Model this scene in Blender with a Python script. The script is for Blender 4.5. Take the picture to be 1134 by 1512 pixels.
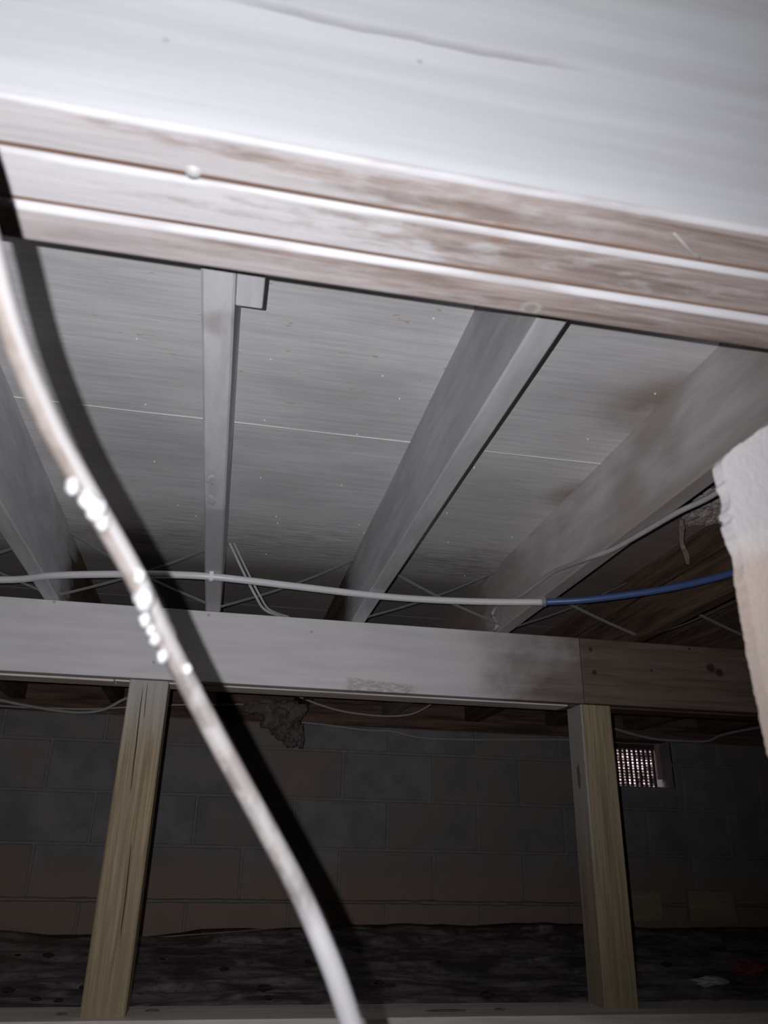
import bpy, bmesh, math, random
from mathutils import Vector, Matrix, noise

for o in list(bpy.data.objects):
    bpy.data.objects.remove(o, do_unlink=True)
S = bpy.context.scene
COL = S.collection
random.seed(7)

# ------------------------------------------------------------------ camera, world, lamp, exposure
# camera axes (right, up, back) in the crawl space's own frame: X along the girders, Y along the joists, Z up
RC = ((0.9797, -0.0957, -0.1761), (-0.1997, -0.3893, -0.8992), (0.0175, 0.9161, -0.4005))
FPX = 1166.4
cd = bpy.data.cameras.new('camera')
cam = bpy.data.objects.new('camera', cd)
COL.objects.link(cam)
cam.matrix_world = Matrix(RC).to_4x4()
cd.sensor_fit = 'VERTICAL'
cd.sensor_height = 24.0
cd.sensor_width = 18.0
cd.lens = FPX / 1512 * 24.0
cd.clip_start = 0.01
cd.dof.use_dof = True
cd.dof.focus_distance = 1.9
cd.dof.aperture_fstop = 5.6
S.camera = cam

def ray(px, py):
    c = Vector((px - 567.0, -(py - 756.0), -FPX))
    return Matrix(RC) @ c
def atx(px, py, x): r = ray(px, py); return r * (x / r.x)
def aty(px, py, y): r = ray(px, py); return r * (y / r.y)
def atz(px, py, z): r = ray(px, py); return r * (z / r.z)

w = bpy.data.worlds.new('overcast_sky')
S.world = w
w.use_nodes = True
w.node_tree.nodes['Background'].inputs[0].default_value = (0.95, 0.9, 0.95, 1)
w.node_tree.nodes['Background'].inputs[1].default_value = 3.0

def flashlight(name, aim_px, power, angle, blend, smooth, col=(0.98, 0.97, 1.0)):
    ld = bpy.data.lights.new(name, 'SPOT')
    ld.energy = power
    ld.spot_size = math.radians(angle)
    ld.spot_blend = blend
    ld.shadow_soft_size = 0.0018
    ld.color = col
    ld.use_nodes = True
    nt = ld.node_tree
    em = next(n for n in nt.nodes if n.type == 'EMISSION')
    fo = nt.nodes.new('ShaderNodeLightFalloff')
    fo.inputs['Strength'].default_value = 1.0
    fo.inputs['Smooth'].default_value = smooth
    nt.links.new(fo.outputs['Quadratic'], em.inputs['Strength'])
    lo = bpy.data.objects.new(name, ld)
    COL.objects.link(lo)
    lo.location = (-0.0205, 0.0, 0.0095)
    d = ray(*aim_px)
    lo.rotation_euler = d.to_track_quat('-Z', 'Y').to_euler()
    return lo
flashlight('flashlight', (290, 560), 78.0, 124.0, 1.0, 1.0)

S.view_settings.view_transform = 'Standard'
S.view_settings.look = 'None'
S.view_settings.gamma = 1.0
S.view_settings.use_curve_mapping = False
S.view_settings.exposure = 0.0

# ------------------------------------------------------------------ material helpers
class NB:
    """small node builder"""
    def __init__(self, name, rough=0.8, spec=0.3):
        self.m = bpy.data.materials.new(name)
        self.m.use_nodes = True
        self.t = self.m.node_tree
        self.b = self.t.nodes['Principled BSDF']
        self.b.inputs['Roughness'].default_value = rough
        self.b.inputs['Specular IOR Level'].default_value = spec
        self.pos = self.t.nodes.new('ShaderNodeNewGeometry').outputs['Position']
    def n(self, kind, **kw):
        x = self.t.nodes.new(kind)
        for k, v in kw.items(): setattr(x, k, v)
        return x
    def put(self, sock, v):
        if hasattr(v, 'is_output'): self.t.links.new(v, sock)
        elif isinstance(v, (tuple, list)) and len(v) == 3 and sock.type == 'RGBA': sock.default_value = (*v, 1)
        else: sock.default_value = v
    def noise(self, scale=(1, 1, 1), size=10.0, detail=4.0, rough=0.55, off=(0, 0, 0), dist=0.0, vec=None):
        mp = self.n('ShaderNodeMapping')
        self.put(mp.inputs['Vector'], vec or self.pos)
        mp.inputs['Scale'].default_value = scale
        mp.inputs['Location'].default_value = off
        nz = self.n('ShaderNodeTexNoise')
        self.t.links.new(mp.outputs[0], nz.inputs['Vector'])
        nz.inputs['Scale'].default_value = size
        nz.inputs['Detail'].default_value = detail
        nz.inputs['Roughness'].default_value = rough
        nz.inputs['Distortion'].default_value = dist
        return nz.outputs['Fac']
    def range(self, v, a, b, c=0.0, d=1.0, smooth=True):
        r = self.n('ShaderNodeMapRange')
        if smooth: r.interpolation_type = 'SMOOTHSTEP'
        self.put(r.inputs['Value'], v)
        for i, q in enumerate((a, b, c, d)): self.put(r.inputs[i + 1], q)
        return r.outputs['Result']
    def math(self, op, a, b=0.5):
        x = self.n('ShaderNodeMath', operation=op)
        self.put(x.inputs[0], a); self.put(x.inputs[1], b)
        return x.outputs[0]
    def mix(self, f, a, b):
        x = self.n('ShaderNodeMix', data_type='RGBA')
        self.put(x.inputs['Factor'], f); self.put(x.inputs['A'], a); self.put(x.inputs['B'], b)
        return x.outputs['Result']
    def xyz(self):
        s = self.n('ShaderNodeSeparateXYZ'); self.put(s.inputs[0], self.pos)
        return s.outputs
    def near(self, p, r0, r1):
        """1 close to point p, 0 beyond r1"""
        d = self.n('ShaderNodeVectorMath', operation='DISTANCE')
        self.put(d.inputs[0], self.pos); d.inputs[1].default_value = p
        return self.range(d.outputs['Value'], r0, r1, 1.0, 0.0)
    def bump(self, h, dist=0.002, strength=0.6):
        x = self.n('ShaderNodeBump')
        self.put(x.inputs['Height'], h)
        x.inputs['Distance'].default_value = dist
        x.inputs['Strength'].default_value = strength
        self.t.links.new(x.outputs[0], self.b.inputs['Normal'])
    def color(self, c): self.put(self.b.inputs['Base Color'], c)

AX = {'x': (0.06, 1, 1), 'y': (1, 0.06, 1), 'z': (1, 1, 0.06)}

def wood_color(B, axis, dark, light, size=55.0, off=(0, 0, 0)):
    g1 = B.noise(AX[axis], size, 5, 0.6, off, 0.6)
    g2 = B.noise(AX[axis], size * 4, 3, 0.6, off)
    g = B.math('ADD', B.math('MULTIPLY', g1, 0.7), B.math('MULTIPLY', g2, 0.3))
    return B.mix(B.range(g, 0.33, 0.66), dark, light), g

def mat_wood(name, axis, dark, light, size=55.0, off=(0, 0, 0), rough=0.85, bump=0.0015):
    B = NB(name, rough, 0.2)
    c, g = wood_color(B, axis, dark, light, size, off)
    B.color(c); B.bump(g, bump)
    return B.m

def mat_flat(name, col, rough=0.6, spec=0.4, vary=0.15, size=30.0):
    B = NB(name, rough, spec)
    nz = B.noise((1, 1, 1), size, 4)
    B.color(B.mix(nz, tuple(c * (1 - vary) for c in col), tuple(min(1, c * (1 + vary)) for c in col)))
    B.bump(nz, 0.0006)
    return B.m

WHITE = (0.70, 0.70, 0.73)
GREY = (0.50, 0.49, 0.505)
BROWN_D, BROWN_L = (0.055, 0.033, 0.024), (0.16, 0.10, 0.072)

# near girder's painted front face: milky white with long streaks
B = NB('white_streaked_paint', 0.55, 0.35)
s1 = B.noise((0.05, 1, 1), 26, 5, 0.6)
s2 = B.noise((0.10, 1, 1), 9, 3, 0.5, (2, 0, 0), 0.8)
c = B.mix(B.range(s1, 0.35, 0.7), (0.68, 0.695, 0.73), (0.80, 0.825, 0.86))
c = B.mix(B.range(s2, 0.56, 0.72, 0, 0.45), c, (0.50, 0.49, 0.52))
# a long dark grain streak and two small knots
X, Y, Z = B.xyz()
zl = B.math('ADD', B.math('ADD', B.math('MULTIPLY', X, -0.0264), B.math('MULTIPLY', B.math('MULTIPLY', X, X), 0.2103)), 0.5173)
dz = B.math('ADD', B.math('SUBTRACT', Z, zl), B.math('MULTIPLY', B.math('SUBTRACT', B.noise((1, 1, 1), 14, 3), 0.5), 0.012))
ln = B.math('MULTIPLY', B.math('MULTIPLY', B.range(dz, -0.003, 0.0), B.range(dz, 0.0, 0.011, 1, 0)), B.math('MULTIPLY', B.range(X, -0.072, 0.008), B.range(X, 0.150, 0.230, 1, 0)))
c = B.mix(B.math('MULTIPLY', ln, 0.6), c, (0.36, 0.35, 0.37))
for q in ((0.0892, 0.359, 0.4969), (-0.0753, 0.359, 0.4685)):
    c = B.mix(B.math('MULTIPLY', B.near(q, 0.001, 0.0035), 0.5), c, (0.42, 0.41, 0.43))
B.color(c); B.bump(s1, 0.0012)
M_WHITE = B.m

# underside of the near girder: weathered brown timber, dusted with white overspray
def mat_underside(name, off, spray):
    B = NB(name, 0.8, 0.25)
    c, g = wood_color(B, 'x', (0.24, 0.18, 0.155), (0.53, 0.45, 0.42), 75, off)
    d1 = B.noise((0.12, 1, 1), 22, 5, 0.65, off, 0.7)
    d2 = B.noise((0.3, 1, 1), 140, 3, 0.6, off)
    x = B.xyz()[0]
    side = B.range(x, -0.35, 0.40, 0.80, 0.47)          # the spray came from one end, so more paint there
    d = B.math('ADD', d1, B.math('MULTIPLY', B.math('SUBTRACT', d2, 0.5), 0.35))
    f = B.range(B.math('ADD', d, B.math('SUBTRACT', side, 0.5)), 0.47, 0.72, 0.0, spray)
    c = B.mix(f, c, (0.70, 0.69, 0.715))
    kn = B.near((0.207, 0.473, 0.397), 0.0035, 0.006)
    rim = B.near((0.207, 0.473, 0.397), 0.007, 0.010)
    c = B.mix(B.math('MULTIPLY', rim, 0.75), c, (0.50, 0.45, 0.42))
    c = B.mix(B.math('MULTIPLY', kn, 0.7), c, (0.30, 0.265, 0.245))
    ch = B.math('MULTIPLY', B.near((0.158, 0.399, 0.397), 0.006, 0.014), B.range(d2, 0.42, 0.55))
    c = B.mix(B.math('MULTIPLY', ch, 0.8), c, (0.36, 0.19, 0.12))
    B.color(c); B.bump(g, 0.0015)
    return B.m
M_UNDER = [mat_underside('weathered_timber', (0, 0, 0), 0.7), mat_underside('weathered_timber_pale', (3, 1, 2), 0.95),
           mat_underside('weathered_timber_brown', (7, 4, 1), 0.42)]
B = NB('lit_white_edge_paint', 0.5, 0.4)  # overspray on the eased edges, with the light they catch put into the colour
e = B.noise((0.15, 1, 1), 60, 4)
B.color(B.mix(B.range(e, 0.3, 0.6), (0.52, 0.50, 0.51), (0.74, 0.74, 0.77)))
M_EDGE = B.m

M_SEAM = mat_wood('orange_brown_seam', 'x', (0.22, 0.125, 0.09), (0.42, 0.28, 0.215), 50)

# plywood deck: grey overspray, thinner paint towards the far girder, brown water stains beside one joist
B = NB('grey_sprayed_plywood', 0.75, 0.3)
g1 = B.noise((0.07, 1, 1), 95, 4, 0.65)
g2 = B.noise((0.5, 1, 1), 6, 3, 0.5)
g3 = B.noise((0.05, 1, 1), 200, 3, 0.7, (1, 0, 0))
X, Y, Z = B.xyz()
c = B.mix(B.range(g2, 0.3, 0.7), (0.60, 0.59, 0.60), (0.75, 0.74, 0.75))
c = B.mix(B.range(g1, 0.35, 0.62, 0.22, 0), c, (0.36, 0.355, 0.36))
thin = B.math('ADD', B.range(Y, 1.45, 2.05, 0.0, 0.56), B.math('MULTIPLY', B.math('SUBTRACT', g2, 0.5), 0.5))
bare = B.range(B.math('ADD', thin, B.math('MULTIPLY', B.math('SUBTRACT', g3, 0.5), 1.1)), 0.30, 0.85)
bareR = B.math('MAXIMUM', B.math('MAXIMUM', bare, B.range(Y, 2.0, 2.25)), B.range(B.math('ADD', X, B.math('MULTIPLY', g2, 0.2)), 0.90, 1.02))
wv = B.mix(g1, (0.09, 0.075, 0.066), (0.20, 0.175, 0.16))
wv = B.mix(B.range(X, 0.7, 1.0), wv, B.mix(g1, (0.09, 0.055, 0.042), (0.2, 0.13, 0.1)))
c = B.mix(B.math('MULTIPLY', bareR, 0.82), c, wv)
st = B.math('MAXIMUM', B.near((0.745, 1.12, 0.765), 0.03, 0.17), B.near((0.755, 1.52, 0.765), 0.02, 0.11))
st = B.math('MULTIPLY', st, B.range(B.noise((1, 1, 1), 11, 4), 0.15, 0.6, 0.25, 1))
c = B.mix(B.math('MULTIPLY', st, 0.8), c, (0.30, 0.215, 0.165))
sp = B.range(B.noise((0.4, 1, 1), 70, 2, 0.5, (5, 5, 5)), 0.70, 0.74, 0, 0.5)
sp = B.math('MULTIPLY', sp, B.near((0.1, 1.0, 0.765), 0.2, 0.5))
c = B.mix(sp, c, (0.33, 0.28, 0.21))
B.color(c); B.bump(g1, 0.0012, 0.7)
M_PLY = B.m

# painted joists
def mat_joist(name, paint, off, brown=0.0, worn=0.3):
    B = NB(name, 0.7, 0.3)
    wc, g = wood_color(B, 'y', BROWN_D, BROWN_L, 40, off)
    n1 = B.noise((1, 0.15, 1), 30, 4, 0.6, off)
    n2 = B.noise((1, 0.35, 1), 7, 3, 0.5, off, 0.5)
    c = B.mix(B.range(n1, 0.3, 0.7), tuple(p * 0.86 for p in paint), tuple(p * 1.12 for p in paint))
    c = B.mix(B.range(n2, 0.5, 0.68, 0, worn), c, (0.37, 0.36, 0.365))
    X, Y, Z = B.xyz()
    if worn < 0.2:
        c = B.mix(B.range(B.math('ADD', Y, B.math('MULTIPLY', n2, 0.03)), 1.375, 1.39, 0, 0.85), c, (0.49, 0.48, 0.495))
        c = B.mix(B.math('MULTIPLY', B.near((-0.045, 0.80, 0.581), 0.012, 0.035), B.range(n1, 0.42, 0.6, 0, 0.6)), c, (0.36, 0.32, 0.31))
    bare = B.range(B.math('ADD', Y, B.math('MULTIPLY', B.math('SUBTRACT', n1, 0.5), 0.4)), 2.03, 2.2)
    if brown:
        b2 = B.range(B.noise((1, 0.5, 0.6), 4.2, 3, 0.55, off, 0.4), 0.42, 0.62, 0, brown)
        low = B.range(Z, 0.66, 0.575, 0.0, brown)
        bare = B.math('MAXIMUM', bare, B.math('MAXIMUM', b2, low))
        wc = B.mix(0.6, wc, (0.42, 0.345, 0.32))
    c = B.mix(bare, c, wc)
    B.color(c); B.bump(n1, 0.0015, 0.7)
    return B.m
M_J = {'grey': mat_joist('grey_painted_joist', (0.52, 0.515, 0.53), (0, 0, 0)),
       'pale': mat_joist('pale_painted_joist', (0.66, 0.655, 0.685), (3, 1, 0), 0, 0.15),
       'thin': mat_joist('thinly_painted_joist', (0.58, 0.555, 0.55), (6, 2, 0), 0.62)}
M_BARE = mat_wood('bare_dark_joist', 'y', BROWN_D, BROWN_L, 40)
M_BAREX = mat_wood('bare_dark_board', 'x', BROWN_D, (0.17, 0.11, 0.08), 45)

# far girder boards
B = NB('grey_painted_girder', 0.65, 0.35)
n1 = B.noise((0.1, 1, 1), 40, 4); n2 = B.noise((0.5, 1, 0.6), 9, 4, 0.6, (1, 2, 3), 0.3)
X, Y, Z = B.xyz()
c = B.mix(B.range(n1, 0.3, 0.7), (0.585, 0.57, 0.58), (0.66, 0.645, 0.655))
wc, g = wood_color(B, 'x', (0.10, 0.065, 0.05), (0.21, 0.145, 0.115), 40)
f = B.range(B.math('ADD', X, B.math('MULTIPLY', B.math('SUBTRACT', n2, 0.5), 0.55)), 0.60, 1.0, 0, 0.9)
c = B.mix(f, c, wc)
# scraped patch at the lower edge
px = B.math('MULTIPLY', B.range(X, 0.30, 0.325), B.range(X, 0.475, 0.51, 1, 0))
pz = B.range(B.math('ADD', Z, B.math('MULTIPLY', X, 0.06)), 0.446, 0.452, 1, 0)
pm = B.math('MULTIPLY', B.math('MULTIPLY', px, pz), B.range(B.noise((0.4, 1, 1), 130, 4, 0.7), 0.40, 0.56))
c = B.mix(B.math('MULTIPLY', pm, 0.55), c, (0.30, 0.265, 0.25))
B.color(c); B.bump(n1, 0.001, 0.5)
M_GIRD = B.m
B = NB('bare_knotty_girder', 0.85, 0.2)
c, g = wood_color(B, 'x', (0.12, 0.083, 0.066), (0.20, 0.145, 0.118), 45, (4, 0, 0))
for p, r in (((1.375, 2.046, 0.52), 0.018), ((1.40, 2.046, 0.507), 0.016), ((1.005, 2.046, 0.55), 0.008), ((1.01, 2.046, 0.485), 0.009), ((1.585, 2.046, 0.47), 0.01)):
    c = B.mix(B.math('MULTIPLY', B.near(p, r * 0.5, r), 0.8), c, (0.028, 0.017, 0.013))
B.color(c); B.bump(g, 0.001)
M_GIRDB = B.m
M_PLIES = mat_wood('pale_timber_underside', 'x', (0.50, 0.42, 0.38), (0.76, 0.68, 0.63), 45)

# pressure treated posts: greenish yellow, with grey overspray on the top
def mat_post(name, x0, spray_face, off, ztop):
    B = NB(name, 0.8, 0.25)
    X, Y, Z = B.xyz()
    g1 = B.noise((1, 1, 0.03), 120, 4, 0.6, off, 0.8)
    g2 = B.noise((1, 1, 0.05), 35, 3, 0.5, off, 1.0)
    c = B.mix(B.range(g1, 0.3, 0.68), (0.235, 0.18, 0.11), (0.41, 0.335, 0.215))
    c = B.mix(B.range(g2, 0.5, 0.72, 0, 0.6), c, (0.24, 0.175, 0.125))
    c = B.mix(B.range(Z, -0.05, -0.30, 0, 0.35), c, (0.28, 0.245, 0.14))
    if spray_face == 'top':
        f = B.range(B.math('ADD', Z, B.math('MULTIPLY', g1, 0.1)), 0.22, 0.46, 0, 0.75)
    else:
        f = B.math('MULTIPLY', B.range(X, x0 - 0.004, x0 + 0.004, 1, 0), B.range(Z, -0.10, 0.25, 0.1, 0.75))
    c = B.mix(f, c, (0.43, 0.42, 0.42))
    B.color(c); B.bump(g1, 0.0015)
    return B.m

# concrete block
B = NB('grey_concrete_block', 0.9, 0.15)
X, Y, Z = B.xyz()
oi = B.n('ShaderNodeObjectInfo').outputs['Random']
n1 = B.noise((1, 1, 1), 7, 4); n2 = B.noise((1, 1, 1), 120, 3)
c = B.mix(B.range(n1, 0.3, 0.7), (0.165, 0.158, 0.16), (0.24, 0.228, 0.228))
c = B.mix(B.range(B.math('ADD', n1, B.math('MULTIPLY', B.math('SUBTRACT', oi, 0.5), 0.35)), 0.48, 0.66, 0, 0.7), c, (0.22, 0.165, 0.14))
c = B.mix(B.range(B.math('ADD', Z, B.math('MULTIPLY', n1, 0.12)), 0.10, -0.10, 0, 0.8), c, (0.27, 0.19, 0.15))
B.color(c); B.bump(n2, 0.003, 0.8)
M_BLOCK = B.m
B = NB('pale_mortar', 0.95, 0.1)
n2 = B.noise((1, 1, 1), 90, 4)
B.color(B.mix(n2, (0.15, 0.14, 0.135), (0.29, 0.275, 0.26))); B.bump(n2, 0.004)
M_MORTAR = B.m
B = NB('block_wall_far', 0.95, 0.1)
bk = B.n('ShaderNodeTexBrick')
mp = B.n('ShaderNodeMapping'); B.put(mp.inputs['Vector'], B.pos); mp.inputs['Rotation'].default_value = (math.pi / 2, 0, 0.0)
B.t.links.new(mp.outputs[0], bk.inputs['Vector'])
bk.inputs['Color1'].default_value = (0.16, 0.15, 0.15, 1); bk.inputs['Color2'].default_value = (0.19, 0.16, 0.15, 1)
bk.inputs['Mortar'].default_value = (0.24, 0.23, 0.22, 1)
bk.inputs['Scale'].default_value = 1.0; bk.inputs['Brick Width'].default_value = 0.406; bk.inputs['Row Height'].default_value = 0.2; bk.inputs['Mortar Size'].default_value = 0.005
B.color(bk.outputs['Color'])
M_WALLS = B.m

# ground
B = NB('damp_soil', 0.95, 0.15)
n1 = B.noise((1, 1, 1), 9, 6, 0.65); n2 = B.noise((1, 1, 1), 60, 5)
B.color(B.mix(B.range(n1, 0.3, 0.7), (0.05, 0.036, 0.028), (0.17, 0.13, 0.11))); B.bump(n2, 0.006)
M_SOIL = B.m
B = NB('dusty_black_plastic', 0.5, 0.4)
n1 = B.noise((0.75, 1, 1), 8, 6, 0.68, (2, 0, 0), 0.5); n2 = B.noise((1, 1, 1), 34, 5)
c = B.mix(B.range(n1, 0.38, 0.66), (0.075, 0.064, 0.066), (0.44, 0.39, 0.40))
c = B.mix(B.range(n2, 0.58, 0.7, 0, 0.8), c, (0.07, 0.048, 0.04))
c = B.mix(B.range(B.xyz()[0], -0.2, -1.0, 0, 0.5), c, (0.36, 0.29, 0.27))
B.color(c); B.bump(n2, 0.006)
M_PLASTIC = B.m

M_PIPEW = mat_flat('white_plastic_pipe', (0.60, 0.59, 0.61), 0.35, 0.5, 0.06)
M_PIPEB = mat_flat('blue_plastic_pipe', (0.065, 0.11, 0.27), 0.4, 0.5, 0.15)
M_CABLE2 = mat_flat('white_cable_jacket', (0.40, 0.40, 0.41), 0.5, 0.4, 0.2)
M_WIRE = mat_flat('grey_wire_jacket', (0.34, 0.32, 0.31), 0.5, 0.4, 0.2)
M_STRAP = mat_flat('dull_steel', (0.20, 0.195, 0.20), 0.5, 0.4, 0.2)
M_NAIL = mat_flat('painted_nail', (0.42, 0.41, 0.42), 0.5, 0.4, 0.1)
M_NAILG = mat_flat('painted_nail_pale', (0.62, 0.63, 0.63), 0.4, 0.5, 0.1)
M_NAILW = mat_flat('paint_tipped_nail', (0.72, 0.71, 0.72), 0.5, 0.4, 0.05)
M_BEAD = mat_flat('pale_seam_filler', (0.63, 0.62, 0.62), 0.6, 0.3, 0.1)
M_FLUFF = mat_flat('grey_fibre_wool', (0.36, 0.31, 0.295), 1.0, 0.0, 0.5, 90)
M_FLUFF2 = mat_flat('dark_fibre_wool', (0.13, 0.112, 0.105), 1.0, 0.0, 0.75, 30)
M_VENT = mat_flat('dark_vent_metal', (0.06, 0.045, 0.045), 0.6, 0.3, 0.2)
M_VENTP = mat_flat('pink_grey_vent_frame', (0.34, 0.24, 0.235), 0.6, 0.3, 0.2)
M_CLOD = mat_flat('dark_earth_clod', (0.035, 0.026, 0.022), 1.0, 0.1, 0.4, 40)
M_CHIP = mat_flat('brown_wood_chip', (0.16, 0.11, 0.085), 0.9, 0.1, 0.4, 60)
M_PAPER = mat_flat('pale_scrap', (0.50, 0.46, 0.44), 0.8, 0.1, 0.2)
M_RED = mat_flat('dull_red_scrap', (0.22, 0.06, 0.06), 0.8, 0.1, 0.3)
M_SLABW = mat_wood('pale_slab_wood', 'x', (0.22, 0.19, 0.12), (0.34, 0.30, 0.2), 45)
M_PLATE = mat_wood('dusty_plate_timber', 'x', (0.58, 0.52, 0.47), (0.82, 0.76, 0.71), 40)
M_SPLINT = mat_wood('torn_wood_splinter', 'z', (0.16, 0.125, 0.10), (0.36, 0.29, 0.245), 80)
B = NB('mottled_daylight_bank', 0.9, 0.1)
n1 = B.noise((1, 1, 1), 15, 4, 0.7)
B.color(B.mix(B.range(n1, 0.42, 0.60), (0.05, 0.03, 0.03), (0.75, 0.62, 0.62)))
M_BANK = B.m

# ------------------------------------------------------------------ mesh helpers
def link(name, me, mat, parent=None, loc=None):
    o = bpy.data.objects.new(name, me)
    COL.objects.link(o)
    if mat is not None:
        for m in (mat if isinstance(mat, (list, tuple)) else [mat]):
            if m.name not in [x.name for x in me.materials if x]: me.materials.append(m)
    if loc is not None: o.location = loc
    if parent is not None: o.parent = parent
    return o

def from_bm(name, bm, mat, parent=None, base=None, smooth=False):
    """bm holds world coordinates; base is the parent Empty's place (or the object's own origin)"""
    if base is not None:
        bmesh.ops.translate(bm, verts=bm.verts, vec=-Vector(base))
    me = bpy.data.meshes.new(name)
    bmesh.ops.recalc_face_normals(bm, faces=bm.faces)
    bm.to_mesh(me); bm.free()
    if smooth:
        for p in me.polygons: p.use_smooth = True
    return link(name, me, mat, parent, base if (parent is None and base is not None) else None)

def box_bm(lo, hi, bev=0.0, seg=2, bm=None):
    bm = bm or bmesh.new()
    lo, hi = Vector(lo), Vector(hi)
    r = bmesh.ops.create_cube(bm, size=1.0)
    for v in r['verts']:
        v.co = Vector((lo[i] + (v.co[i] + 0.5) * (hi[i] - lo[i]) for i in range(3)))
    if bev > 0:
        es = list({e for v in r['verts'] for e in v.link_edges})
        bmesh.ops.bevel(bm, geom=es, offset=bev, segments=seg, profile=0.5, affect='EDGES')
    return bm

def tube_bm(pts, rad, sides=12, bm=None, closed=True, sub=6, flat=1.0):
    """smooth tube through pts; rad a number or one per control point"""
    bm = bm or bmesh.new()
    P = [Vector(p) for p in pts]
    rr = rad if isinstance(rad, (list, tuple)) else [rad] * len(P)
    Q, RR = [], []
    for i in range(len(P) - 1):
        p0, p1, p2, p3 = P[max(i - 1, 0)], P[i], P[i + 1], P[min(i + 2, len(P) - 1)]
        for k in range(sub):
            t = k / sub
            Q.append(0.5 * ((2 * p1) + (p2 - p0) * t + (2 * p0 - 5 * p1 + 4 * p2 - p3) * t * t + (3 * p1 - p0 - 3 * p2 + p3) * t ** 3))
            RR.append(rr[i] + (rr[i + 1] - rr[i]) * t)
    Q.append(P[-1]); RR.append(rr[-1])
    up = Vector((0.13, 0.2, 0.97)).normalized()
    rings = []
    for i, q in enumerate(Q):
        d = (Q[min(i + 1, len(Q) - 1)] - Q[max(i - 1, 0)]).normalized()
        a = d.cross(up)
        if a.length < 1e-3: a = d.cross(Vector((1, 0, 0)))
        a.normalize(); b = a.cross(d).normalized()
        rings.append([bm.verts.new(q + (a * math.cos(2 * math.pi * k / sides) + b * math.sin(2 * math.pi * k / sides) * flat) * RR[i]) for k in range(sides)])
    for i in range(len(rings) - 1):
        for k in range(sides):
            f = bm.faces.new((rings[i][k], rings[i][(k + 1) % sides], rings[i + 1][(k + 1) % sides], rings[i + 1][k]))
            f.smooth = True
    if closed:
        bm.faces.new(rings[0]); bm.faces.new(list(reversed(rings[-1])))
    return bm

def disc_bm(c, axis, r, h, sides=12, bm=None):
    bm = bm or bmesh.new()
    c, ax = Vector(c), Vector(axis).normalized()
    a = ax.orthogonal().normalized(); b = ax.cross(a)
    ring0 = [bm.verts.new(c + (a * math.cos(t) + b * math.sin(t)) * r) for t in [2 * math.pi * k / sides for k in range(sides)]]
    ring1 = [bm.verts.new(c + ax * h * 0.7 + (a * math.cos(t) + b * math.sin(t)) * r * 0.92) for t in [2 * math.pi * k / sides for k in range(sides)]]
    top = bm.verts.new(c + ax * h)
    bm.faces.new(ring0)
    for k in range(sides):
        bm.faces.new((ring0[k], ring0[(k + 1) % sides], ring1[(k + 1) % sides], ring1[k]))
        bm.faces.new((ring1[k], ring1[(k + 1) % sides], top))
    return bm

def blob_bm(c, size, rough=0.3, freq=3.0, seed=0, sub=3, bm=None):
    bm = bm or bmesh.new()
    r = bmesh.ops.create_icosphere(bm, subdivisions=sub, radius=1.0)
    sv = Vector((seed * 3.1, seed * 1.7, seed * 0.9))
    for v in r['verts']:
        n = v.co.normalized()
        k = 1 + rough * noise.fractal(n * freq + sv, 1.0, 2.0, 4)
        v.co = Vector(c) + Vector((n.x * size[0], n.y * size[1], n.z * size[2])) * k
    return bm

def empty(name, loc, label, cat, group=None):
    o = bpy.data.objects.new(name, None)
    COL.objects.link(o)
    o.location = loc
    o.empty_display_size = 0.05
    tag(o, label, cat, group)
    return o

def tag(o, label, cat, group=None, kind=None):
    o['label'] = label
    o['category'] = cat
    if group: o['group'] = group
    if kind: o['kind'] = kind
    return o

def struct(o, label=None):
    o['kind'] = 'structure'
    if label: o['label'] = label
    return o

# ------------------------------------------------------------------ the room
HC, HB = 0.765, 0.581            # deck underside, joist underside
GY, GZ = 2.046, 0.397            # far girder's front, girders' underside
WY = 3.58                        # block wall's face
ZG = -0.36                       # ground
XL, XR, YB = -3.2, 4.3, -2.4     # side walls, wall behind the camera

floor = struct(from_bm('floor', box_bm((XL - 0.2, YB - 0.2, ZG - 0.25), (XR + 0.2, WY + 0.19, ZG)), M_SOIL), 'bare damp soil of the crawl space')
ceiling = struct(from_bm('ceiling', box_bm((XL - 0.2, YB - 0.2, HC + 0.02), (XR + 0.2, WY + 0.25, HC + 0.14)), M_BAREX), 'plywood floor deck overhead, sprayed grey')
# plywood sheets, 1.22 deep, seams staggered
ys = [YB - 0.2, -1.078, 0.142, 1.362, 2.582, WY + 0.02]
for j in range(5):
    xs = [XL - 0.2] + [x for x in ((-1.67 if j % 2 else -0.45) + 2.44 * k for k in range(4)) if XL < x < XR] + [XR + 0.2]
    for a, b in zip(xs, xs[1:]):
        from_bm('plywood_sheet', box_bm((a + 0.0008, ys[j] + 0.001, HC), (b - 0.0008, ys[j + 1] - 0.001, HC + 0.019), 0.0008, 1), M_PLY, ceiling)
# filler squeezed out along the nearest seam
pts = [(-1.4 + 0.1 * k, 1.362 + 0.0006 * math.sin(k * 1.7), HC - 0.0003) for k in range(24)]
from_bm('seam_filler', tube_bm(pts, [0.0012 + 0.0007 * abs(math.sin(k * 2.3)) for k in range(24)], 5, sub=2), M_BEAD, ceiling)
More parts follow.
